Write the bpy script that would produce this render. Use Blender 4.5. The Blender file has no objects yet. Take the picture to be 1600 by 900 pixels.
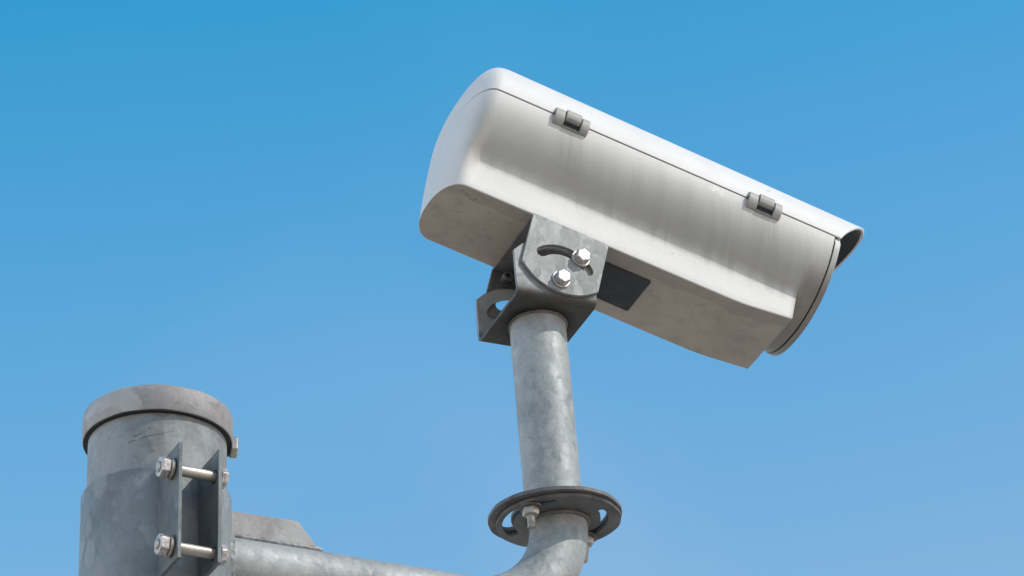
import bpy, bmesh, math, random
from mathutils import Vector, Matrix
from mathutils.geometry import tessellate_polygon
random.seed(7)
sc = bpy.context.scene
C = sc.collection
U = 0.0005          # one drawing unit is half a millimetre
sin, cos, pi = math.sin, math.cos, math.pi

# ------------------------------------------------------------------ camera
cam = bpy.data.cameras.new('camera'); cam.lens = 120; cam.sensor_width = 36
cam.clip_start = 0.05; cam.clip_end = 2000
co = bpy.data.objects.new('camera', cam); C.objects.link(co)
co.location = (0, 0, 1.6); co.rotation_euler = (math.radians(90 + 28), 0, 0)
sc.camera = co

# ------------------------------------------------------------------ sky and sun
SUN_EL, SUN_AZ = math.radians(46), math.radians(70)      # azimuth to the right of straight behind the viewer
sdir = Vector((sin(SUN_AZ) * cos(SUN_EL), -cos(SUN_AZ) * cos(SUN_EL), sin(SUN_EL)))
w = bpy.data.worlds.new('World'); sc.world = w; w.use_nodes = True
nt = w.node_tree; nt.nodes.clear()
sky = nt.nodes.new('ShaderNodeTexSky'); sky.sky_type = 'NISHITA'; sky.sun_disc = False
sky.sun_elevation = SUN_EL; sky.sun_rotation = math.atan2(sdir.x, sdir.y)
sky.altitude = 0; sky.air_density = 1.0; sky.dust_density = 0.6; sky.ozone_density = 3.0
# the day's air: deep cyan-blue higher up, paler lower down, slightly paler to the right
tc = nt.nodes.new('ShaderNodeTexCoord'); sp = nt.nodes.new('ShaderNodeSeparateXYZ'); nt.links.new(tc.outputs['Generated'], sp.inputs[0])
mx = nt.nodes.new('ShaderNodeMath'); mx.operation = 'MULTIPLY_ADD'; mx.inputs[1].default_value = -0.12
cl = nt.nodes.new('ShaderNodeClamp'); cl.inputs['Min'].default_value = -.2; cl.inputs['Max'].default_value = .2
nt.links.new(sp.outputs[0], cl.inputs[0]); nt.links.new(cl.outputs[0], mx.inputs[0]); nt.links.new(sp.outputs[2], mx.inputs[2])
ra = nt.nodes.new('ShaderNodeValToRGB'); nt.links.new(mx.outputs[0], ra.inputs[0])
stops = [(0.0, (1.0, .86, .72)), (.28, (1.0, .94, .82)), (.38, (.68, .86, .785)), (.47, (.41, .84, .85)), (.56, (.14, .82, .86)), (.66, (.50, .74, .78)), (1.0, (.62, .72, .78))]
while len(ra.color_ramp.elements) < len(stops): ra.color_ramp.elements.new(.5)
for e, (p_, c_) in zip(ra.color_ramp.elements, stops): e.position = p_; e.color = (*c_, 1)
hs = nt.nodes.new('ShaderNodeVectorMath'); hs.operation = 'MULTIPLY'; nt.links.new(ra.outputs[0], hs.inputs[1])
sc2 = nt.nodes.new('ShaderNodeVectorMath'); sc2.operation = 'SCALE'; sc2.inputs['Scale'].default_value = 1.75
bg = nt.nodes.new('ShaderNodeBackground'); bg.inputs['Strength'].default_value = 0.146
wo = nt.nodes.new('ShaderNodeOutputWorld')
# out-of-view sky at left brightened, added fill for the camera's rear
lf = nt.nodes.new('ShaderNodeMapRange'); lf.interpolation_type = 'SMOOTHSTEP'; lf.inputs['From Min'].default_value = -.35; lf.inputs['From Max'].default_value = -.85; lf.inputs['To Min'].default_value = 1.75; lf.inputs['To Max'].default_value = 3.6
nt.links.new(sp.outputs[0], lf.inputs[0]); nt.links.new(lf.outputs[0], sc2.inputs['Scale'])
# sky behind the viewer and to the sides whitened to tune the fill; faint high wisps everywhere
by = nt.nodes.new('ShaderNodeMapRange'); by.interpolation_type = 'SMOOTHSTEP'; by.inputs['From Min'].default_value = .78; by.inputs['From Max'].default_value = .3
nt.links.new(sp.outputs[1], by.inputs[0])
tn = nt.nodes.new('ShaderNodeMix'); tn.data_type = 'RGBA'; tn.inputs[6].default_value = (1, 1, 1, 1); tn.inputs[7].default_value = (1.26, .98, .86, 1); nt.links.new(by.outputs[0], tn.inputs[0])
m2 = nt.nodes.new('ShaderNodeVectorMath'); m2.operation = 'MULTIPLY'; nt.links.new(hs.outputs[0], m2.inputs[0]); nt.links.new(tn.outputs[2], m2.inputs[1])
wn = nt.nodes.new('ShaderNodeTexNoise'); wn.inputs['Scale'].default_value = 7; wn.inputs['Detail'].default_value = 5; wn.inputs['Distortion'].default_value = .6
nt.links.new(tc.outputs['Generated'], wn.inputs['Vector'])
wr_ = nt.nodes.new('ShaderNodeMapRange'); wr_.interpolation_type = 'SMOOTHSTEP'; wr_.inputs['From Min'].default_value = .45; wr_.inputs['From Max'].default_value = .75; wr_.inputs['To Max'].default_value = 1; nt.links.new(wn.outputs['Fac'], wr_.inputs[0])
wc = nt.nodes.new('ShaderNodeMix'); wc.data_type = 'RGBA'; wc.inputs[6].default_value = (1, 1, 1, 1); wc.inputs[7].default_value = (1.22, 1.05, 1.02, 1); nt.links.new(wr_.outputs[0], wc.inputs[0])
m3 = nt.nodes.new('ShaderNodeVectorMath'); m3.operation = 'MULTIPLY'; nt.links.new(m2.outputs[0], m3.inputs[0]); nt.links.new(wc.outputs[2], m3.inputs[1])
nt.links.new(sky.outputs[0], hs.inputs[0]); nt.links.new(m3.outputs[0], sc2.inputs[0]); nt.links.new(sc2.outputs[0], bg.inputs[0]); nt.links.new(bg.outputs[0], wo.inputs[0])
sl = bpy.data.lights.new('sun', 'SUN'); sl.energy = 2.5; sl.angle = math.radians(0.5); sl.color = (1.0, 0.94, 0.86)
so = bpy.data.objects.new('sun', sl); C.objects.link(so)
so.rotation_euler = sdir.to_track_quat('Z', 'Y').to_euler(); so.location = (0, 0, 6)
sc.view_settings.view_transform = 'Standard'; sc.view_settings.look = 'None'
sc.view_settings.exposure = 0.0; sc.view_settings.gamma = 1

# ------------------------------------------------------------------ node helpers
class NT:
    def __init__(self, name):
        self.m = bpy.data.materials.new(name); self.m.use_nodes = True
        self.t = self.m.node_tree; self.b = self.t.nodes['Principled BSDF']
        self.obj = self.n('ShaderNodeTexCoord').outputs['Object']
    def n(self, kind, **kw):
        x = self.t.nodes.new(kind)
        for k, v in kw.items():
            if k in x.inputs: x.inputs[k].default_value = v
            else: setattr(x, k, v)
        return x
    def l(self, a, b): self.t.links.new(a, b)
    def noise(self, scale, detail=3, rough=0.55, vec=None, dist=0.0):
        x = self.n('ShaderNodeTexNoise', Scale=scale, Detail=detail, Roughness=rough, Distortion=dist)
        self.l(vec or self.obj, x.inputs['Vector']); return x.outputs['Fac']
    def ramp(self, v, a, b, lo=0.0, hi=1.0, smooth=True):
        x = self.n('ShaderNodeMapRange'); x.clamp = True
        if smooth: x.interpolation_type = 'SMOOTHSTEP'
        x.inputs['From Min'].default_value = a; x.inputs['From Max'].default_value = b
        x.inputs['To Min'].default_value = lo; x.inputs['To Max'].default_value = hi
        self.l(v, x.inputs['Value']); return x.outputs[0]
    def math(self, op, a, b=None):
        x = self.n('ShaderNodeMath'); x.operation = op
        for i, v in enumerate((a, b)):
            if v is None: continue
            if isinstance(v, (int, float)): x.inputs[i].default_value = v
            else: self.l(v, x.inputs[i])
        return x.outputs[0]
    def mix(self, f, a, b, mode='MIX'):
        x = self.n('ShaderNodeMix'); x.data_type = 'RGBA'; x.blend_type = mode
        if isinstance(f, (int, float)): x.inputs[0].default_value = f
        else: self.l(f, x.inputs[0])
        for i, v in ((6, a), (7, b)):
            if isinstance(v, tuple): x.inputs[i].default_value = (*v, 1)
            else: self.l(v, x.inputs[i])
        return x.outputs[2]
    def sep(self, vec=None):
        x = self.n('ShaderNodeSeparateXYZ'); self.l(vec or self.obj, x.inputs[0]); return x.outputs
    def comb(self, x, y, z):
        c = self.n('ShaderNodeCombineXYZ')
        for i, v in enumerate((x, y, z)):
            if isinstance(v, (int, float)): c.inputs[i].default_value = v
            else: self.l(v, c.inputs[i])
        return c.outputs[0]
    def bump(self, h, strength, dist):
        x = self.n('ShaderNodeBump', Strength=strength, Distance=dist); self.l(h, x.inputs['Height'])
        if self.b.inputs['Normal'].is_linked:
            self.l(self.b.inputs['Normal'].links[0].from_socket, x.inputs['Normal'])
        self.l(x.outputs[0], self.b.inputs['Normal'])
    def out(self, col=None, rough=None, metal=None):
        for k, v in (('Base Color', col), ('Roughness', rough), ('Metallic', metal)):
            if v is None: continue
            if isinstance(v, tuple): self.b.inputs[k].default_value = (*v, 1)
            elif isinstance(v, (int, float)): self.b.inputs[k].default_value = v
            else: self.l(v, self.b.inputs[k])
        return self.m

def galvanized(name, dark=(.22, .24, .248), light=(.38, .40, .395), flake=(.47, .49, .485), flakes=0.32, cell=150.0, stain=0.4, metal=.3, extra=None):
    N = NT(name)
    warp = N.n('ShaderNodeTexNoise', Scale=90.0, Detail=4.0)
    N.l(N.obj, warp.inputs['Vector'])
    sc_ = N.n('ShaderNodeVectorMath'); sc_.operation = 'SCALE'; sc_.inputs['Scale'].default_value = 0.010
    N.l(warp.outputs['Color'], sc_.inputs[0])
    ad = N.n('ShaderNodeVectorMath'); ad.operation = 'ADD'; N.l(N.obj, ad.inputs[0]); N.l(sc_.outputs[0], ad.inputs[1])
    mp = N.n('ShaderNodeMapping'); mp.inputs['Scale'].default_value = (1, 1, .6); N.l(ad.outputs[0], mp.inputs[0])
    vo = N.n('ShaderNodeTexVoronoi', Scale=cell); N.l(mp.outputs[0], vo.inputs['Vector'])
    rs = N.sep(vo.outputs['Color'])
    big = N.noise(16, 5, .6)
    mid = N.noise(60, 5, .65, dist=.6)
    fine = N.noise(420, 3, .6)
    base = N.mix(N.ramp(big, .35, .65), dark, light)
    base = N.mix(N.math('MULTIPLY', N.ramp(rs[0], .0, 1., 0, .42), 1), base, light)
    v2 = N.n('ShaderNodeTexVoronoi', Scale=cell * 2.3); N.l(mp.outputs[0], v2.inputs['Vector']); r2 = N.sep(v2.outputs['Color'])
    base = N.mix(N.ramp(r2[0], .55, 1., 0, .30), base, light); base = N.mix(N.ramp(r2[1], .6, 1., 0, .25), base, dark)
    fl = N.math('MULTIPLY', N.ramp(rs[1], .62, .66), N.ramp(mid, .34, .46))
    edge = N.ramp(vo.outputs['Distance'], .62, .45)
    fl = N.math('MULTIPLY', N.math('MULTIPLY', fl, edge), flakes)
    base = N.mix(fl, base, flake)
    base = N.mix(N.ramp(mid, .42, .75, 0, .5), base, light)
    base = N.mix(N.ramp(fine, .35, .75, 0, .16), base, (.08, .085, .09))
    st = N.math('MULTIPLY', N.ramp(N.noise(30, 6, .7, dist=1.2), .56, .72), stain)
    base = N.mix(st, base, (.06, .06, .062))
    base = N.mix(N.math('MULTIPLY', N.ramp(N.noise(110, 4, .7), .70, .76), .5), base, (.05, .045, .042))
    if extra: base = extra(N, base, mid)
    ro = N.math('ADD', N.ramp(rs[2], 0, 1, .50, .62), N.ramp(mid, .3, .7, .0, .12))
    N.bump(N.math('ADD', fine, N.math('MULTIPLY', mid, 2.0)), .22, .0006)
    return N.out(base, ro, metal)

M = {}
M['galv'] = galvanized('galvanized_steel')
M['galv_mast'] = galvanized('galvanized_steel_mast', cell=75.0, flakes=.4, stain=.3, dark=(.14, .165, .18), light=(.26, .29, .305), flake=(.38, .41, .43))
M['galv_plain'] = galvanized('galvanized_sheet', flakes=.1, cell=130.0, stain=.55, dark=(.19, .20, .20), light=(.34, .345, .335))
M['galv_dark'] = galvanized('galvanized_dark', flakes=.06, stain=.85, dark=(.085, .081, .080), light=(.18, .172, .168), cell=90)
def weld_stain(N, base, mid):       # stain round the weld, and a darker base to the U bracket
    x, y, z = N.sep(); z = N.math('ADD', z, -339 * U)
    low = N.ramp(N.math('ADD', z, N.math('MULTIPLY', mid, 22 * U)), 40 * U, 14 * U)
    base = N.mix(N.math('MULTIPLY', low, .88), base, (.045, .039, .035))
    r = N.math('SQRT', N.math('ADD', N.math('MULTIPLY', x, x), N.math('MULTIPLY', y, y)))
    ring = N.math('MULTIPLY', N.ramp(N.math('ADD', r, N.math('MULTIPLY', mid, 30 * U)), 80 * U, 60 * U), N.ramp(z, 20 * U, 8 * U))
    return N.mix(N.math('MULTIPLY', ring, .95), base, (.025, .023, .022))
M['galv_u'] = galvanized('galvanized_stained', flakes=.1, cell=120.0, stain=.4, dark=(.20, .21, .21), light=(.34, .345, .335), extra=weld_stain)
def stroke(N, base, x0, z0, x1, z1, w, k, Lb_):
    """a thin dark scratch on the near side of the mast"""
    x, y, z = N.sep()
    t = N.math('DIVIDE', N.math('SUBTRACT', x, x0 * U), (x1 - x0) * U)
    zz = N.math('ADD', N.math('MULTIPLY', t, (z1 - z0) * U), (Lb_ + z0) * U)
    zz = N.math('ADD', zz, N.math('MULTIPLY', N.math('SUBTRACT', N.noise(160, 2), .5), 5 * U))
    d = N.math('ABSOLUTE', N.math('SUBTRACT', z, zz))
    m = N.math('MULTIPLY', N.ramp(d, w * U, w * .4 * U), N.math('MULTIPLY', N.ramp(t, 0, .05), N.ramp(t, 1.0, .9)))
    m = N.math('MULTIPLY', m, N.math('LESS_THAN', y, 0.0))
    m = N.math('MULTIPLY', m, N.ramp(N.noise(300, 2), .35, .5, .3, 1))
    return N.mix(N.math('MULTIPLY', m, k), base, (.05, .05, .05))
MAST_L = 5029.3
def scratches(N, base, mid):
    for q in ((-68, 125, -8, 142, 1.0, .8), (-62, 132, -52, 138, 1.5, .8), (-45, 143, -38, 145, 1.6, .7), (-20, 92, -6, 96, 1.2, .6), (-36, 86, -28, 88, 1.0, .5)):
        base = stroke(N, base, *q, MAST_L)
    return base
M['galv_pole'] = galvanized('galvanized_steel_pole', cell=75.0, flakes=.25, stain=.35, dark=(.15, .165, .17), light=(.31, .325, .325), flake=(.40, .42, .42), extra=scratches)
M['galv_ear'] = galvanized('galvanized_ear', flakes=.1, cell=120.0, stain=.4, dark=(.10, .115, .125), light=(.19, .21, .215))  # darker copy for the ears: shade on their faces put into the colour
def brown_top(N, base, mid):
    m = N.math('MULTIPLY', N.ramp(N.noise(38, 5, .65, dist=1.0), .44, .64), .38)
    base = N.mix(m, base, (.20, .17, .15))
    return N.mix(N.math('MULTIPLY', N.ramp(N.noise(24, 4, .6, dist=.5), .56, .62), .5), base, (.52, .51, .49))
M['cap'] = galvanized('weathered_cap_steel', flakes=.3, stain=.5, dark=(.21, .20, .205), light=(.34, .33, .325), cell=40, metal=.25)
M['mast_cap'] = galvanized('weathered_mast_cap', flakes=.2, stain=.5, dark=(.23, .22, .225), light=(.36, .345, .34), cell=40, metal=.2, extra=brown_top)

def simple(name, col, rough, metal, var=.15, scale=150):
    N = NT(name)
    c = N.mix(N.ramp(N.noise(scale, 4, .6), .35, .7, 0, 1), tuple(v * (1 - var) for v in col), tuple(min(1, v * (1 + var)) for v in col))
    N.bump(N.noise(scale * 5, 2), .15, .0002)
    return N.out(c, rough, metal)
M['stainless'] = simple('stainless_steel', (.50, .47, .455), .46, .6, .3, 500)
M['zinc_bolt'] = simple('dull_zinc', (.42, .39, .35), .42, .6)
M['dark_bolt'] = simple('tarnished_bolt', (.12, .115, .11), .5, .4)
M['weld'] = simple('weld_bead', (.24, .245, .25), .55, .2, .35, 260)
M['black'] = simple('black_gap', (.012, .012, .014), .6, 0)
M['visor_inner'] = simple('dark_visor_inner', (.012, .014, .02), .55, 0)
M['rubber'] = simple('dark_rubber', (.040, .042, .048), .7, 0, .2, 80)
M['latch'] = simple('grey_latch_plastic', (.33, .32, .30), .5, 0, .08, 200)
M['glass'] = simple('dark_window_glass', (.01, .012, .016), .05, 0, .05)

def housing(name, base=(.69, .675, .65), streaks=1.0, under=False):
    N = NT(name)
    x, y, z = N.sep()
    x = N.math('ADD', x, -330 * U); z = N.math('ADD', z, -159 * U)
    col = N.mix(N.ramp(N.noise(22, 4, .6), .3, .7), base, tuple(v * .96 for v in base))
    flow = N.math('ADD', x, N.math('MULTIPLY', z, .247))
    if streaks:
        v1 = N.comb(N.math('MULTIPLY', flow, 300.0), N.math('MULTIPLY', y, 6.0), N.math('MULTIPLY', z, 14.0))
        v2 = N.comb(N.math('MULTIPLY', flow, 85.0), N.math('MULTIPLY', y, 4.0), N.math('MULTIPLY', z, 9.0))
        s1 = N.ramp(N.noise(1.0, 3, .6, vec=v1), .42, .72)
        s2 = N.ramp(N.noise(1.0, 3, .6, vec=v2), .38, .66)
        # dirt run down from the seam, plus the hollow's shade painted into the colour
        band = N.math('MULTIPLY', N.ramp(z, 14 * U, -62 * U), N.ramp(N.math('ADD', z, N.math('MULTIPLY', s2, 6 * U)), -118 * U, -88 * U))
        rearfade = N.ramp(x, -612 * U, -588 * U); band = N.math('MULTIPLY', band, rearfade)
        fr = N.ramp(x, -520 * U, -200 * U, .12, 1.15)
        k = N.math('MULTIPLY', N.math('MULTIPLY', band, fr), streaks)
        d = N.math('ADD', N.math('MULTIPLY', s1, .17), N.math('MULTIPLY', s2, .22))
        col = N.mix(N.math('MULTIPLY', k, d), col, (.25, .235, .205))
        grime_shade = N.math('MULTIPLY', N.math('MULTIPLY', N.ramp(N.noise(9, 5, .6), .20, .60, .75, 1), band), .80 * streaks)
        col = N.mix(grime_shade, col, (.33, .325, .295))
        # run-off below each latch and a few single drips
        for lx in (-461.5, -133.5):
            dl = N.math('ABSOLUTE', N.math('SUBTRACT', flow, (lx - 3) * U))
            lm = N.math('MULTIPLY', N.math('MULTIPLY', N.ramp(dl, 34 * U, 12 * U), N.ramp(z, -14 * U, -24 * U)), N.ramp(z, -112 * U, -40 * U))
            col = N.mix(N.math('MULTIPLY', lm, N.ramp(s1, .0, 1.0, .22, .50)), col, (.30, .285, .25))
    if streaks:      # brown film on the hull under the front window
        fm = N.math('MULTIPLY', N.ramp(x, -48 * U, -30 * U), N.ramp(N.math('ADD', z, N.math('MULTIPLY', N.noise(30, 4), 30 * U)), -30 * U, -75 * U))
        col = N.mix(N.math('MULTIPLY', fm, .85), col, (.20, .18, .155))
        # chalky scuffs under the seam
        for sx, sz, r_ in ((-219, -9, 7), (-205, -12, 6), (-212, -7, 3)):
            dx = N.math('SUBTRACT', x, sx * U); dz = N.math('SUBTRACT', z, sz * U)
            q = N.math('SQRT', N.math('ADD', N.math('MULTIPLY', dx, dx), N.math('MULTIPLY', dz, dz)))
            k_ = N.math('MULTIPLY', N.math('MULTIPLY', N.ramp(q, r_ * U, r_ * .5 * U), N.ramp(N.noise(700, 3), .44, .56)), N.math('LESS_THAN', y, 0.0))
            col = N.mix(N.math('MULTIPLY', k_, .8), col, (.90, .90, .88))
    # film of dust on the whole lower shell
    col = N.mix(N.ramp(N.noise(45, 6, .7), .45, .8, 0, .16), col, (.50, .47, .42))
    sp = N.n('ShaderNodeTexVoronoi', Scale=46.0); N.l(N.obj, sp.inputs['Vector'])
    r = N.sep(sp.outputs['Color'])
    spot = N.math('MULTIPLY', N.ramp(sp.outputs['Distance'], .040, .022), N.ramp(r[0], .86, .88))
    col = N.mix(N.math('MULTIPLY', spot, .85), col, (.10, .07, .045))
    # orange peel of the powder coat
    N.bump(N.noise(420, 2, .5), .35, .00035)
    N.bump(N.noise(60, 2, .5), .12, .0008)
    return N.out(col, .55, 0)
M['white'] = housing('white_powder_coat', streaks=1.0)
M['white_top'] = housing('white_powder_coat_cover', base=(.70, .69, .675), streaks=0)
def underside():
    N = NT('dusty_underside')
    x, y, z = N.sep()
    x = N.math('ADD', x, -330 * U); y = N.math('MULTIPLY', y, -1.0)
    n1 = N.noise(14, 5, .6, dist=.8); n2 = N.noise(70, 5, .7)
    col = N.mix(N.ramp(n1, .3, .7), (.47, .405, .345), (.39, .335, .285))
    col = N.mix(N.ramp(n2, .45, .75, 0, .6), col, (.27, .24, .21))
    # tide mark along the near edge
    e = N.math('ADD', y, N.math('MULTIPLY', N.noise(26, 3, .5), .018))
    tide = N.math('MULTIPLY', N.ramp(e, .0335, .0350), .40)
    col = N.mix(tide, col, (.27, .235, .20))
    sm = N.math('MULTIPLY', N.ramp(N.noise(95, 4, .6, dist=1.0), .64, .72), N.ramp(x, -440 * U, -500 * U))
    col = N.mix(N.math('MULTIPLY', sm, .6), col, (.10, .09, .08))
    N.bump(n2, .2, .0006)
    return N.out(col, .6, 0)
M['under'] = underside()
def ground_mat():
    N = NT('pale_paving')
    col = N.mix(N.ramp(N.noise(.8, 6, .6), .3, .7), (.44, .385, .32), (.36, .315, .265))
    col = N.mix(N.ramp(N.noise(40, 4, .7), .5, .8, 0, .4), col, (.16, .15, .14))
    N.bump(N.noise(60, 4), .3, .004)
    return N.out(col, .85, 0)
M['ground'] = ground_mat()

# ------------------------------------------------------------------ object helpers
def empty(name, loc, rot, label, cat, group=None):
    o = bpy.data.objects.new(name, None); C.objects.link(o)
    o.empty_display_size = .05
    o.location = loc; o.rotation_euler = rot.to_euler() if rot else (0, 0, 0)
    o['label'] = label; o['category'] = cat
    if group: o['group'] = group
    return o
def link(name, bm, mat, parent=None, bevel=0, smooth=32, seg=2, label=None, mats=None):
    bmesh.ops.recalc_face_normals(bm, faces=bm.faces)
    bm.transform(Matrix.Scale(U, 4))
    me = bpy.data.meshes.new(name); bm.to_mesh(me); bm.free()
    for m in (mats or [mat]): me.materials.append(m)
    for p in me.polygons: p.use_smooth = True
    me.set_sharp_from_angle(angle=math.radians(smooth))
    o = bpy.data.objects.new(name, me); C.objects.link(o)
    if parent: o.parent = parent
    if bevel:
        b = o.modifiers.new('bevel', 'BEVEL'); b.width = bevel * U; b.segments = seg
        b.limit_method = 'ANGLE'; b.angle_limit = math.radians(38); b.harden_normals = True
    if label: o['label'] = label
    return o

def plate(bm, loops, axis, a, b):
    """flat plate: loops[0] outline, the rest holes; 2D (u, v); extruded along axis ('x','y','z') from a to b"""
    def P(u, v, t):
        return {'x': (t, u, v), 'y': (u, t, v), 'z': (u, v, t)}[axis]
    L3 = [[Vector((u, v, 0)) for u, v in lp] for lp in loops]
    tris = tessellate_polygon(L3)
    flat = [p for lp in loops for p in lp]
    A = [bm.verts.new(P(u, v, a)) for u, v in flat]; B = [bm.verts.new(P(u, v, b)) for u, v in flat]
    for t in tris:
        try:
            bm.faces.new([A[i] for i in t]); bm.faces.new([B[i] for i in reversed(t)])
        except ValueError: pass
    k = 0
    for lp in loops:
        n = len(lp)
        for i in range(n):
            j = (i + 1) % n
            bm.faces.new((A[k + i], A[k + j], B[k + j], B[k + i]))
        k += n
    bmesh.ops.dissolve_limit(bm, angle_limit=math.radians(1), verts=bm.verts, edges=bm.edges) if False else None

def arc_slot(c, R, a0, a1, hw, n=14):
    """outline of an arc shaped slot; angles in degrees"""
    out = []
    a0, a1 = math.radians(a0), math.radians(a1)
    for i in range(n + 1):
        a = a0 + (a1 - a0) * i / n; out.append((c[0] + (R + hw) * cos(a), c[1] + (R + hw) * sin(a)))
    ce = (c[0] + R * cos(a1), c[1] + R * sin(a1))
    for i in range(1, 6):
        a = a1 + pi * i / 6; out.append((ce[0] + hw * cos(a), ce[1] + hw * sin(a)))
    for i in range(n + 1):
        a = a1 + (a0 - a1) * i / n; out.append((c[0] + (R - hw) * cos(a), c[1] + (R - hw) * sin(a)))
    ce = (c[0] + R * cos(a0), c[1] + R * sin(a0))
    for i in range(1, 6):
        a = a0 + pi + pi * i / 6; out.append((ce[0] + hw * cos(a), ce[1] + hw * sin(a)))
    return out
def circle(c, r, n=24): return [(c[0] + r * cos(2 * pi * i / n), c[1] + r * sin(2 * pi * i / n)) for i in range(n)]

def frame_from(d):
    d = Vector(d).normalized(); t = Vector((0, 0, 1)) if abs(d.z) < .9 else Vector((0, 1, 0))
    x = t.cross(d).normalized(); return x, d.cross(x), d
def revolve(bm, o, d, prof, n=40, phase=0.0, caps=True):
    """surface of revolution about axis d through o; prof = [(radius, along)]"""
    o = Vector(o); x, y, d = frame_from(d); rings = []
    for r, t in prof:
        if r < 1e-6: rings.append([bm.verts.new(o + d * t)])
        else: rings.append([bm.verts.new(o + d * t + (x * cos(2 * pi * i / n + phase) + y * sin(2 * pi * i / n + phase)) * r) for i in range(n)])
    for A, B in zip(rings, rings[1:]):
        for i in range(n):
            j = (i + 1) % n
            if len(A) == 1 and len(B) == 1: continue
            if len(A) == 1: bm.faces.new((A[0], B[i], B[j]))
            elif len(B) == 1: bm.faces.new((A[i], B[0], A[j]))
            else: bm.faces.new((A[i], B[i], B[j], A[j]))
    if caps:
        for R in (rings[0], rings[-1]):
            if len(R) > 1: bm.faces.new(R)
def tube_path(bm, pts, r, n=48):
    pts = [Vector(p) for p in pts]; rings = []; prev = None
    for i, p in enumerate(pts):
        t = (pts[min(i + 1, len(pts) - 1)] - pts[max(i - 1, 0)]).normalized()
        if prev is None: x = frame_from(t)[0]
        else: x = (prev - t * prev.dot(t)).normalized()
        prev = x; y = t.cross(x)
        rr = r(i) if callable(r) else r
        rings.append([bm.verts.new(p + (x * cos(2 * pi * k / n) + y * sin(2 * pi * k / n)) * rr) for k in range(n)])
    for A, B in zip(rings, rings[1:]):
        for k in range(n):
            j = (k + 1) % n; bm.faces.new((A[k], B[k], B[j], A[j]))
    bm.faces.new(rings[0]); bm.faces.new(list(reversed(rings[-1])))
def torus_weld(bm, o, d, R, r, n=90, m=10, jit=.25, sx=1.0):
    o = Vector(o); x, y, d = frame_from(d); rings = []
    for i in range(n):
        a = 2 * pi * i / n; e = x * cos(a) + y * sin(a); rr = r * (1 + jit * (.5 * sin(i * 2.1) + random.uniform(-.5, .5)))
        rings.append([bm.verts.new(o + e * R + (e * cos(2 * pi * k / m) + d * sin(2 * pi * k / m) * sx) * rr) for k in range(m)])
    for i in range(n):
        A, B = rings[i], rings[(i + 1) % n]
        for k in range(m):
            j = (k + 1) % m; bm.faces.new((A[k], B[k], B[j], A[j]))

def hex_part(name, o, d, r, h, mat, parent, phase=.2, dome=True):
    """hexagon head or nut with chamfered corners"""
    bm = bmesh.new(); o = Vector(o); x, y, d = frame_from(d)
    def ring(rr, t, n=6): return [bm.verts.new(o + d * t + (x * cos(2 * pi * i / n + phase) + y * sin(2 * pi * i / n + phase)) * rr) for i in range(n)]
    A = ring(r, 0); B = ring(r, h * .88); Cc = ring(r * .86, h)
    for P, Q in ((A, B), (B, Cc)):
        for i in range(6): bm.faces.new((P[i], P[(i + 1) % 6], Q[(i + 1) % 6], Q[i]))
    bm.faces.new(A); bm.faces.new(Cc)
    return link(name, bm, mat, parent, bevel=r * .11, smooth=25, seg=3)
def washer(o, d, r, h, mat, parent):
    bm = bmesh.new(); revolve(bm, o, d, [(r * .96, 0), (r, h * .25), (r, h * .75), (r * .94, h)], 36)
    return link('washer', bm, mat, parent, smooth=40)
def thread_rod(bm, o, d, r, length, pitch=2.6):
    prof = []; t = 0
    while t < length:
        prof += [(r, t), (r, t + pitch * .25), (r * .86, t + pitch * .6)]; t += pitch
    prof += [(r * .9, length), (r * .7, length + 1.5)]
    revolve(bm, o, d, prof, 20)

def mat3(rows): return Matrix(rows)
# frames (columns: along, towards the viewer's side, up), measured for the three bodies
BO = Vector((0.22849, 2.35206, 2.85728)); BR = Matrix(((.90107, .39389, .18145), (.36188, -.91349, .18596), (-.239, .1019, .96566)))
PO = Vector((0.01891, 2.25148, 2.76577)); PR = Matrix(((.91625, .39389, -.07304), (.39904, -.91349, .07941), (.03545, .1019, .99416)))
MO = Vector((-.23796, 2.09528, 2.51108)); MR = Matrix(((.8958, .44305, -.03532), (.44422, -.89508, .03866), (.01449, .05032, .99863)))
# frames here are (along, near, up) = left-handed when near = -(up x along); mirror the middle axis into local -Y
def rh(R):
    a, b, c = R.col[0], R.col[1], R.col[2]
    m = Matrix((a, -b, c)).transposed(); return m
def fix(bm):            # drawing coordinates (along, near, up) -> local right-handed coordinates
    for v in bm.verts: v.co.y = -v.co.y
    return bm

# every builder below works in drawing coordinates; link() calls go through L()
def L(name, bm, mat, parent, **kw): return link(name, fix(bm), mat, parent, **kw)

# ------------------------------------------------------------------ ground
bm = bmesh.new(); bmesh.ops.create_grid(bm, x_segments=1, y_segments=1, size=300 / U)
g = link('ground', bm, M['ground']); g['kind'] = 'structure'

# ------------------------------------------------------------------ mast
MRr = rh(MR); t_ax = MR.col[2]
base_len = MO.z / t_ax.z / U
mast = empty('mast_pole', MO - t_ax * base_len * U, MRr, 'thick round galvanized steel mast with a flat cap, standing at the left', 'mast')
Lb = base_len
bm = bmesh.new(); revolve(bm, (0, 0, 0), (0, 0, 1), [(94, -40), (94, Lb + 170), (94, Lb + 196)], 96); L('pole_tube', bm, M['galv_pole'], mast)
bm = bmesh.new()
revolve(bm, (0, 0, Lb), (0, 0, 1), [(97, 190), (97, 170), (98.5, 168.8), (101.2, 169), (102.2, 171), (102.4, 203), (101, 206.5), (97, 208.5), (60, 210), (0, 210.5)], 96, caps=False)
for v in bm.verts:      # hand-cut sheet: slightly out of round
    a = math.atan2(v.co.y, v.co.x); v.co.z += .5 * sin(3 * a + 1) + .35 * sin(11 * a)
cap = L('mast_cap', bm, M['mast_cap'], mast, smooth=50)
hexo = Vector((96, 24, Lb + 172))
hd = Vector((.97, .24, 0)).normalized()

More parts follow.
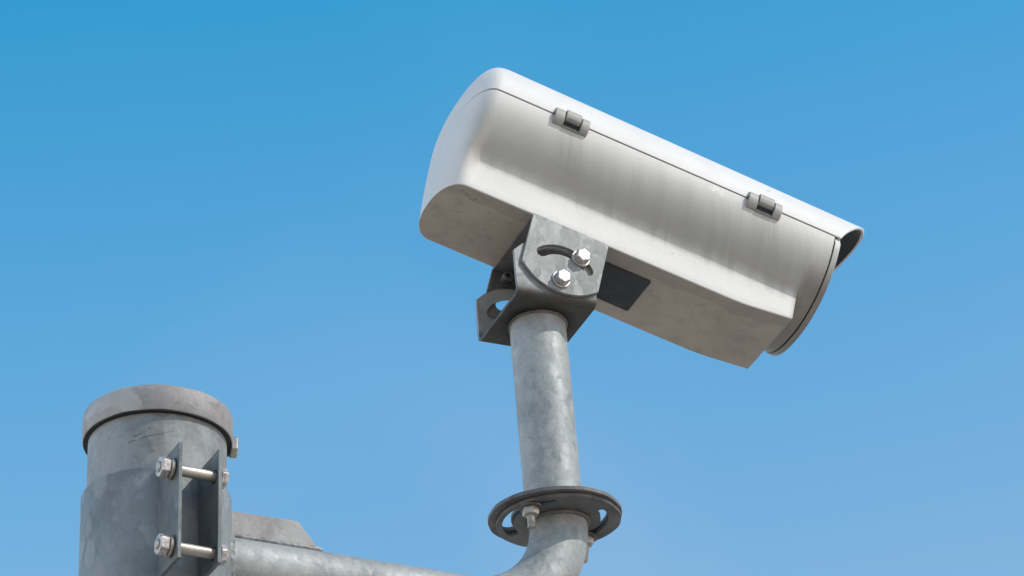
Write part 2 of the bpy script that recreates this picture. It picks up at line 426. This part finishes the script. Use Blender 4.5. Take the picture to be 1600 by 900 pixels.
def mapped(fn):
    """run fn collecting created objects built in drawing coordinates through link() and mirror them"""
    before = set(bpy.data.objects)
    r = fn()
    for o in set(bpy.data.objects) - before:
        if o.type == 'MESH':
            for v in o.data.vertices: v.co.y = -v.co.y
            o.data.flip_normals()
    return r
bm = bmesh.new(); revolve(bm, (0, 0, Lb), (0, 0, 1), [(94.3, 176), (94.3, 167.4), (100.6, 167.4), (100.6, 168.7), (96.5, 168.9), (96.5, 176)], 96, caps=False); L('cap_rim_shade', bm, M['black'], cap)  # black ring painting the unlit underside of the cap rim
bolt = mapped(lambda: hex_part('cap_bolt', hexo, hd, 16.5, 10, M['zinc_bolt'], cap, phase=.5))

# ------------------------------------------------------------------ clamp and arm
arm = empty('support_arm', MO, MRr, 'galvanized bracket arm clamped round the mast, bending up to the camera post', 'bracket')
# band: open ring with a gap between the ears
bm = bmesh.new()
Ro, Ri, zt, zb = 101.2, 94.4, 83, -80
g0 = math.asin(27 / Ro); n = 96
sect = [(Ri, zb), (Ro, zb), (Ro, zt - 1.2), (Ro - 1.2, zt), (Ri, zt)]
rings = []
for i in range(n + 1):
    a = pi / 2 + g0 + (2 * pi - 2 * g0) * i / n
    rings.append([bm.verts.new((r * cos(a), r * sin(a), z)) for r, z in sect])
for A, B in zip(rings, rings[1:]):
    for k in range(5): bm.faces.new((A[k], B[k], B[(k + 1) % 5], A[(k + 1) % 5]))
bm.faces.new(rings[0]); bm.faces.new(rings[-1])
L('clamp_band', bm, M['galv_mast'], arm)
for s, d0, n1, z1, z0 in ((-1, -31, 168, 85, -82), (1, 27, 162, 89, -76)):
    bm = bmesh.new()
    bolts = [(148, 54), (148, -58)]
    plate(bm, [[(93, z0), (n1, z0), (n1, z1), (93, z1)], circle(bolts[0], 9.5), circle(bolts[1], 9.5)], 'x', d0 - 2.6, d0 + 2.6)
    L('clamp_ear', bm, M['galv_ear'], arm, bevel=.6)
for z in (54, -58):
    bm = bmesh.new(); revolve(bm, (-56, 148, z), (1, 0, 0), [(5, 0), (7.4, 1.5), (7.4, 97), (6.8, 98)], 24)
    b = L('clamp_bolt', bm, M['zinc_bolt'], arm)
    mapped(lambda: washer((-40, 148, z), (1, 0, 0), 15.0, 5, M['zinc_bolt'], b))
    mapped(lambda: hex_part('nut', (-53, 148, z), (1, 0, 0), 15, 13, M['stainless'], b, phase=.35))
    mapped(lambda: hex_part('bolt_head', (30.2, 148, z), (1, 0, 0), 14.5, 10, M['stainless'], b, phase=.1))
# arm tube with its elbow
inv = MR.transposed()
def toM(world): return inv @ (world - MO) / U
HB, RB, RT = 492.0, 160.0, 42.0
axis = PR.col[2]
E3 = toM(PO - axis * HB * U) + Vector((5, 0, 0)); ax = (inv @ axis).normalized()
dirm = E3.normalized()           # from the mast axis to the elbow corner
pts = []
st, en = dirm * 96.0, E3 - dirm * RB
for i in range(24): pts.append(st + (en - st) * i / 24)
for i in range(37):
    a = (pi / 2) * i / 36
    pts.append(E3 - dirm * RB + ax * RB + dirm * RB * sin(a) - ax * RB * cos(a))
top = toM(PO - axis * 328 * U) + Vector((5, 0, 0))
s0 = pts[-1]
for i in range(1, 4): pts.append(s0 + (top - s0) * i / 3)
bm = bmesh.new(); tube_path(bm, pts, RT, 64); L('arm_tube', bm, M['galv'], arm)
bm = bmesh.new(); torus_weld(bm, dirm * 101, dirm, RT + 1.5, 5.5, sx=1.0)
for v in bm.verts:
    p = v.co; rr = math.hypot(p.x, p.y)
    k = math.sqrt(max(0, Ro ** 2 - p.y ** 2)); v.co.x += (k - Ro)
L('weld_bead', bm, M['weld'], arm, smooth=60)
bm = bmesh.new()
plate(bm, [[(96, 36), (238, 36), (232, 52), (205, 84), (199, 85.5), (150, 84.5), (98, 83)]], 'y', -8, 8)
for v in bm.verts: v.co.z += v.co.x * dirm.z / dirm.x * .6
L('gusset', bm, M['cap'], arm, bevel=1.2)
bm = bmesh.new()
for sgn in (-1, 1):
    q = [Vector((100 + 138 * i / 40, sgn * 9, math.sqrt(RT ** 2 - 81) + 3.6 + (100 + 138 * i / 40) * dirm.z / dirm.x + random.uniform(-.6, .6))) for i in range(41)]
    tube_path(bm, q, lambda i: 4.2 + random.uniform(-.5, .5), 10)
L('weld_seam', bm, M['weld'], arm, smooth=60)
# lower disc belongs to the arm
PM = inv @ PR
def P2M(s, p, h): return toM(PO + PR @ Vector((s, p, h)) * U)
def disc(center, R, h0, h1, slots, rim=1.0):
    b = bmesh.new()
    out = []
    for i in range(110):
        a = 2 * pi * i / 110; r = R + .5 * sin(5 * a + .7) + .35 * sin(13 * a)
        out.append((center[0] + r * cos(a), center[1] + r * sin(a)))
    plate(b, [out] + slots, 'z', h0, h1)
    return b
DR = Matrix.Rotation(math.radians(4.0), 3, 'X') @ PR      # the discs were welded on a few degrees off square
DO = PO - axis * 327 * U
def D2M(v): return toM(DO + DR @ Vector(v) * U)
def D2P(v): return PR.transposed() @ (DO + DR @ Vector(v) * U - PO) / U
LS = [arc_slot((1, 0), 69, 118, 228, 8.6), arc_slot((2, 0), 69, -62, 46, 5.6)]
bm = disc((6, -2), 90, -5.8, -.5, LS)
for v in bm.verts: v.co = D2M(v.co)
L('flange_disc', bm, M['galv_dark'], arm, bevel=1.0)
bm = bmesh.new(); torus_weld(bm, (5, 0, -8), (0, 0, 1), RT + .5, 4, jit=.2)
for v in bm.verts: v.co = D2M(v.co)
L('weld_bead', bm, M['galv_dark'], arm, smooth=60)

# ------------------------------------------------------------------ post
PRr = rh(PR)
post = empty('camera_post', PO - PR.col[2] * 339 * U, PRr, 'upright galvanized tube with a disc at its foot and a U bracket welded on top', 'post')
def LP(name, bm, mat, parent=None, **kw):
    for v in bm.verts: v.co.z += 339
    return L(name, bm, mat, parent or post, **kw)
bm = bmesh.new(); revolve(bm, (0, 0, -324), (0, 0, 1), [(RT, 0), (RT, 321)], 72); LP('post_tube', bm, M['galv'])
US = [arc_slot((-2, 0), 70, 108, 224, 8.6), arc_slot((-2, 0), 71, -70, 40, 5.6)]
bm = disc((0, 0), 96.5, .5, 5.8, US)
for v in bm.verts: v.co = D2P(v.co)
LP('flange_disc', bm, M['galv_dark'], bevel=1.0)
bm = bmesh.new(); torus_weld(bm, (0, 0, 7), (0, 0, 1), RT + 1, 3.5, jit=.2)
for v in bm.verts: v.co = D2P(v.co)
LP('weld_bead', bm, M['galv'], smooth=60)
bm = bmesh.new(); torus_weld(bm, (0, 0, -1.6), (0, 0, 1), RT - .2, 3.0, jit=.15); LP('weld_bead', bm, M['galv_dark'], smooth=60)
# U bracket
bm = bmesh.new()
W, T, R = 74.5, 5.5, 12.0
def uprofile(off):
    o = []; r = R - off
    o.append((W - off, 22))
    for i in range(9):
        a = -pi / 2 * i / 8; o.append((W - R + r * cos(a), R + r * sin(a)))
    for i in range(9):
        a = -pi / 2 - pi / 2 * i / 8; o.append((-W + R + r * cos(a), R + r * sin(a)))
    o.append((-W + off, 22)); return o
po, pi_ = uprofile(0), uprofile(T)
for k in range(len(po) - 1):
    q = [po[k], po[k + 1], pi_[k + 1], pi_[k]]
SL = 64.0
vo = {}
def vv(s, p): return bm.verts.new((s, p[0], p[1]))
O0 = [vv(-SL, p) for p in po]; O1 = [vv(SL, p) for p in po]; I0 = [vv(-SL, p) for p in pi_]; I1 = [vv(SL, p) for p in pi_]
for k in range(len(po) - 1):
    bm.faces.new((O0[k], O0[k + 1], O1[k + 1], O1[k])); bm.faces.new((I0[k], I1[k], I1[k + 1], I0[k + 1]))
    bm.faces.new((O0[k], I0[k], I0[k + 1], O0[k + 1])); bm.faces.new((O1[k], O1[k + 1], I1[k + 1], I1[k]))
leg = [(-SL, 22), (SL, 22), (SL, 76), (50, 90), (30, 100), (12, 104.5), (0, 105), (-12, 104.5), (-30, 100), (-50, 89), (-SL, 76)]
slot = arc_slot((5, 31.5), 50, 46, 152, 9.4)
for sg in (1, -1):
    plate(bm, [leg, slot, circle((5, 31.5), 7)], 'y', sg * (W - T), sg * W)
bmesh.ops.remove_doubles(bm, verts=bm.verts, dist=.01)
LP('u_bracket', bm, M['galv_u'], bevel=.7)
# two bolts through the discs
for (bx, by, tilt, ln) in ((-57, 40, (0, 0), 33), (63, -33, (-.16, -.02), 42)):
    o0 = D2P((bx, by, -6.7)); dn = (D2P((bx + tilt[0], by + tilt[1], -7.7)) - o0).normalized()
    bm = bmesh.new(); thread_rod(bm, o0 - dn * 16, dn, 6.0, ln + 14); b = LP('flange_bolt', bm, M['zinc_bolt'], smooth=20)
    def rest(b=b, o0=o0, dn=dn):
        up = Vector((0, 0, 339))
        washer(o0 + up, dn, 17, 3, M['dark_bolt'], b)
        hex_part('nut', o0 + up + dn * 3, dn, 12.5, 11, M['zinc_bolt'], b, phase=.4)
        hex_part('bolt_head', o0 + up - dn * 13, -dn, 13, 8, M['stainless'], b, phase=.1)
    mapped(rest)

# ------------------------------------------------------------------ tilt bracket under the camera
BRr = rh(BR)
br = empty('tilt_bracket', BO + BR @ Vector((-412, 0, -159)) * U, BRr, 'galvanized tilting bracket with curved slots bolted beneath the white camera', 'bracket')
def LT(name, bm, mat, parent=None, **kw):
    for v in bm.verts: v.co -= Vector((-412, 0, -159))
    return L(name, bm, mat, parent or br, **kw)
out = [(-474, -159.6), (-349.5, -159.6), (-350, -252), (-366, -265.5), (-377, -272), (-389, -276.5), (-401, -279), (-414, -279.8), (-427, -278.8), (-440, -275.5), (-452, -270.5), (-463, -262), (-474.5, -252), (-475, -245)]
pv = (-410.0, -256.0)
hole = circle(pv, 7)
sl2 = arc_slot(pv, 51, 42, 139, 8.4)
for nm, p0, p1 in (('side_plate', 75.2, 80.4), ('side_plate', -80.4, -75.2)):
    bm = bmesh.new()
    plate(bm, [out, sl2, hole], 'y', p0, p1); LT(nm, bm, M['galv_plain'] if p0 > 0 else M['galv_dark'], bevel=.8)  # far plate, like the base plate, set darker than the near one
bm = bmesh.new(); plate(bm, [[(-474, -75.1), (-350, -75.1), (-350, 75.1), (-474, 75.1)]], 'z', -165, -159.8); LT('base_plate', bm, M['galv_dark'], bevel=.5)
dY = Vector((0, 1, 0))
shift = Vector((412, 0, 159))
for i, (bx, bh) in enumerate(((-388, -206.5), (-410.5, -258.5))):
    bm = bmesh.new(); revolve(bm, (bx, 60, bh), (0, 1, 0), [(6, 0), (6, 24)], 20); b = LT('side_bolt', bm, M['zinc_bolt'])
    def rest(b=b, bx=bx, bh=bh):
        washer(Vector((bx, 80.6, bh)) + shift, dY, 14.6, 3.0, M['stainless'], b)
        hex_part('bolt_head', Vector((bx, 83.8, bh)) + shift, dY, 12.0, 10, M['stainless'], b, phase=(.45, .25)[i])
    mapped(rest)
# socket screws seen on the inner face of the far plate
for bx, bh in ((-452, -177),):
    bm = bmesh.new()
    revolve(bm, (bx, -75, bh), (0, 1, 0), [(11, 0), (11, 3), (8.2, 3.1), (8.6, 17), (7.6, 18.2), (4.2, 18.2), (4.0, 12), (0, 11.5)], 28)
    LT('socket_screw', bm, M['dark_bolt'])

# ------------------------------------------------------------------ camera housing
camr = empty('security_camera', BO + BR @ Vector((-330, 0, -159)) * U, BRr, 'white boxy surveillance camera housing with sunshade and two grey latches', 'security camera')
def LC(name, bm, mat, parent=None, **kw):
    for v in bm.verts: v.co -= Vector((-330, 0, -159))
    return L(name, bm, mat, parent or camr, **kw)
A, D, PB = 122.0, 123.0, 76.4
NX = 2.15
def hull_h(p): return -D * max(0, 1 - (abs(p) / A) ** NX) ** (1 / NX)
K1, K2, K3, K4 = 22, 10, 8, 9
def smooth(t): t = max(0, min(1, t)); return t * t * (3 - 2 * t)
def half(s):
    """half section (p, h) from seam to bottom centre line"""
    k_ = max(0.0, min(1.0, (s + 150) / 50)); db = 159.0 - (11 * (s + 125) / 86 if s > -100 else 3.2 * k_ * k_)
    if s > -38.95:      # hull only
        o = []; tot = K1 + K2 + K3 + K4
        for i in range(tot + 1):
            a = pi / 2 * i / tot; o.append((A * cos(a) ** (2 / NX) if cos(a) > 1e-9 else 0, -.7 - (D - .7) * sin(a) ** (2 / NX)))
        return o
    f = 11 if s < -160 else 11 - 7 * (s + 160) / 121
    o = []; pe = PB + f; ce = (pe / A) ** (NX / 2); ae = math.acos(ce)
    for i in range(K1 + 1):
        a = ae * i / K1; o.append((A * cos(a) ** (2 / NX), -.7 - (D - .7) * sin(a) ** (2 / NX)))
    h0 = o[-1][1]; c1 = (PB + .8, h0 - f * 1.0); e1 = (PB + .5, h0 - f * 2.0 - 2)
    for i in range(1, K2 + 1):
        t = i / K2; o.append(tuple((1 - t) ** 2 * a + 2 * t * (1 - t) * b + t * t * c for a, b, c in zip((pe, h0), c1, e1)))
    r = 2.2
    for i in range(1, K3 + 1):
        t = i / K3
        if i <= K3 - 4: t = i / (K3 - 4); o.append((PB, e1[1] + (-db + r - e1[1]) * t))
        else:
            a = pi / 2 * (i - (K3 - 4)) / 4; o.append((PB - r + r * cos(a), -db + r - r * sin(a)))
    for i in range(1, K4 + 1): o.append(((PB - r) * (1 - i / K4), -db))
    # rear: the hollow fades out into one full flank
    m = smooth((-570 - s) / 36)
    if m > 0:
        tot = K1 + K2 + K3 - 4
        h_end = -db + r
        for i in range(tot + 1):
            t = i / tot
            q = (PB + (A - PB) * (1 - t ** 1.55), -.7 + (h_end + .7) * t)
            o[i] = (o[i][0] * (1 - m) + q[0] * m, o[i][1] * (1 - m) + q[1] * m)
    return o
SR, LR, NR = -581.0, 35.0, 2.3
def wr(s): q = max(0, min(1, (SR - s) / LR)); return (1 - q ** NR) ** (1 / NR)
stations = []
for i in range(15): 
    th = pi / 2 * i / 14; stations.append(SR - LR * cos(th) ** (2 / NR) if i < 14 else SR)
stations += [-577, -573, -569, -565, -560, -550, -540, -520] + [-500 + 25 * i for i in range(14)] + [-150, -142, -134, -125, -115, -107, -100, -85, -65, -50, -41.5, -39.0, -38.9, -30, -20, -13, -10.5]
stations = sorted(set(stations))
bm = bmesh.new(); rings = []
for k, s in enumerate(stations):
    hf = half(s); ww = wr(s)
    if k == 0: ww = 0.0005
    if s >= -41.4 and s < -38.95: pass
    full = [(p * ww, h) for p, h in hf] + [(-p * ww, h) for p, h in reversed(hf[:-1])]
    rings.append([bm.verts.new((s, p, h)) for p, h in full])
for Aa, B in zip(rings, rings[1:]):
    for k in range(len(Aa) - 1): bm.faces.new((Aa[k], Aa[k + 1], B[k + 1], B[k]))
    bm.faces.new((Aa[0], B[0], B[-1], Aa[-1]))      # flat top under the cover
bm.faces.new(rings[0]); bm.faces.new(rings[-1])
bmesh.ops.remove_doubles(bm, verts=bm.verts, dist=.02)
bmesh.ops.recalc_face_normals(bm, faces=bm.faces)
for f in bm.faces:
    c = f.calc_center_median()
    if f.normal.z < -.93 and c.z < -140: f.material_index = 1
    if c.z > -.71: f.material_index = 2
LC('lower_housing', bm, None, mats=[M['white'], M['under'], M['black']], smooth=34)
# dark joint behind the front rim
def ring_profile(a, dlow, dup, n=72, nx=NX):
    o = []
    for i in range(n):
        t = 2 * pi * i / n; c, s_ = cos(t), sin(t)
        o.append((a * math.copysign(abs(c) ** (2 / nx), c), (dlow if s_ < 0 else dup) * math.copysign(abs(s_) ** (2 / nx), s_)))
    return o
def upper_cut(o, lim=-1.2):    # flatten the half above the seam just inside the cover
    return [(p, h) if h < lim else (p * .955, h) for p, h in o]
bm = bmesh.new(); plate(bm, [upper_cut(ring_profile(A - 1.5, D - 1.5, 82))], 'x', -10.4, -8.2); LC('rim_gasket', bm, M['black'])
bm = bmesh.new()
plate(bm, [upper_cut(ring_profile(A + 1.6, D + 1.6, 82)), ring_profile(A - 16, D - 16, 70)], 'x', -8.2, 0.6)
LC('front_rim', bm, M['white'], bevel=1.2)
bm = bmesh.new(); plate(bm, [ring_profile(A - 15.5, D - 15.5, 70.5)], 'x', -7.5, -4.5); LC('window_pane', bm, M['glass'])
# top cover with its sunshade
H, NC, TH = 90.0, 2.25, 4.0
def cover_ring(k, s, inner):
    pass
NP = 64
def cover_pt(j, u, off):
    a = pi * j / NP; c, s_ = cos(a), sin(a)
    aa = A + 1.6 - off; k = abs(s_) ** (2 / NC)
    p = aa * math.copysign(abs(c) ** (2 / NC), c)
    sf = 69 * k ** 1.25 + .6
    s = SR + (sf - SR) * u
    return p, (H + max(0.0, 20 - s) * .0165 - off) * k + .7, s
def hsc(s, off):        # the lid rounds down towards its rear edge
    q = max(0.0, min(1.0, (SR + 22 - s) / (LR + 22 - off * .7)))
    return max(.0005, 1 - q ** 2.5) ** (1 / 2.5)
def cover(off, us, tail=True):
    rows = []
    if tail:
        m = 12
        for i in range(m):
            th = pi / 2 * i / m
            sL = LR - off * .7
            s = SR - sL * cos(th) ** (2 / NR); q = (SR - s) / sL
            ww = max(.0005, (1 - q ** NR)) ** (1 / NR); hw = hsc(s, off)
            if i == 0: ww = hw = .0005
            rows.append([(s, cover_pt(j, 0, off)[0] * ww, .7 + (cover_pt(j, 0, off)[1] - .7) * hw) for j in range(NP + 1)])
    for u in us:
        pr = [cover_pt(j, u, off) for j in range(NP + 1)]
        rows.append([(s_, p_, .7 + (h_ - .7) * hsc(s_, off)) for p_, h_, s_ in pr])
    return rows
us = [0, .005, .01, .015, .02, .026, .032, .038, .044, .05, .06] + [i / 40 for i in range(3, 41)]
bm = bmesh.new()
ro = cover(0, us); ri = cover(TH, us)
vo_ = [[bm.verts.new(q) for q in r] for r in ro]; vi = [[bm.verts.new(q) for q in r] for r in ri]
for V in (vo_, vi):
    for Aa, B in zip(V, V[1:]):
        for k in range(NP): bm.faces.new((Aa[k], Aa[k + 1], B[k + 1], B[k]))
for k in range(len(vo_) - 1):
    for e in (0, NP): bm.faces.new((vo_[k][e], vo_[k + 1][e], vi[k + 1][e], vi[k][e]))
for k in range(NP): bm.faces.new((vo_[-1][k], vo_[-1][k + 1], vi[-1][k + 1], vi[-1][k]))
bmesh.ops.remove_doubles(bm, verts=bm.verts, dist=.02)
LC('top_cover', bm, M['white_top'], smooth=40, bevel=1.0)
# thin dark shell inside the sunshade
bm = bmesh.new(); r1 = cover(TH + .4, [.93, .95, .97, .985, .993], tail=False); r2 = cover(TH + 2.0, [.93, .95, .97, .985, .993], tail=False)
v1 = [[bm.verts.new(q) for q in r] for r in r1]; v2 = [[bm.verts.new(q) for q in r] for r in r2]
for V in (v1, v2):
    for Aa, B in zip(V, V[1:]):
        for k in range(NP): bm.faces.new((Aa[k], Aa[k + 1], B[k + 1], B[k]))
for a_, b_ in ((v1[0], v2[0]), (v1[-1], v2[-1])):
    for k in range(NP): bm.faces.new((a_[k], a_[k + 1], b_[k + 1], b_[k]))
for k in range(len(v1) - 1):
    for e in (0, NP): bm.faces.new((v1[k][e], v1[k + 1][e], v2[k + 1][e], v2[k][e]))
LC('sunshade_inner', bm, M['visor_inner'], smooth=40)
# cable plate on the underside
bm = bmesh.new(); plate(bm, [[(-345, -42), (-262, -43), (-260, -41), (-260, 40), (-262, 42), (-345, 42)]], 'z', -162.5, -159.3); LC('cable_plate', bm, M['rubber'], bevel=.5)
# latches on the near side of the seam
def prism(prof, s0, s1, y0):
    b = bmesh.new(); plate(b, [[(y0 + n, h) for n, h in prof]], 'x', s0, s1); return b
for sc0 in (-461.5, -133.5):
    y0 = 121.0
    endp = [(-5, 13), (3, 12.5), (7.5, 9.5), (10, 3), (10, -5), (8, -12), (3.5, -17), (-5, -17.5)]
    b = prism(endp, sc0 - 29, sc0 - 13, y0); latch = LC('latch', b, M['latch'], bevel=1.6)
    def sub(name, b_):
        o = LC(name, b_, M['latch'], latch, bevel=1.2); return o
    sub('latch_block', prism(endp, sc0 + 15, sc0 + 28, y0))
    mid = [(-5, 15.5), (3, 15), (8, 13.5), (11, 9), (11.5, 3), (10, -3), (6, -5.5), (-5, -5.5)]
    sub('latch_barrel', prism(mid, sc0 - 11.5, sc0 + 13.5, y0))
    sub('latch_lip', prism([(-5, -15.2), (5.0, -16.2), (4.8, -17.8), (-5, -17.8)], sc0 - 12.9, sc0 + 14.9, y0))
    LC('latch_gap_shade', prism([(-5, -4), (2.2, -4), (2.0, -15.4), (-5, -15.4)], sc0 - 12.9, sc0 + 14.9, y0), M['black'], latch)  # black strip painting the shadow beneath the barrel
    b = bmesh.new(); revolve(b, (sc0 - 30.2, y0 + 5, 0), (1, 0, 0), [(3.6, 0), (3.6, 2)], 18); LC('latch_pin', b, M['dark_bolt'], latch)
    # small oval mark moulded above the latch
    b = bmesh.new(); plate(b, [[(sc0 + 4 + 4 * cos(t * pi / 8), 34 + 2.2 * sin(t * pi / 8)) for t in range(16)], [(sc0 + 4 + 2.4 * cos(t * pi / 8), 34 + 1.0 * sin(t * pi / 8)) for t in range(16)]], 'y', 112, 117.6)
    LC('moulded_mark', b, M['latch'], latch)
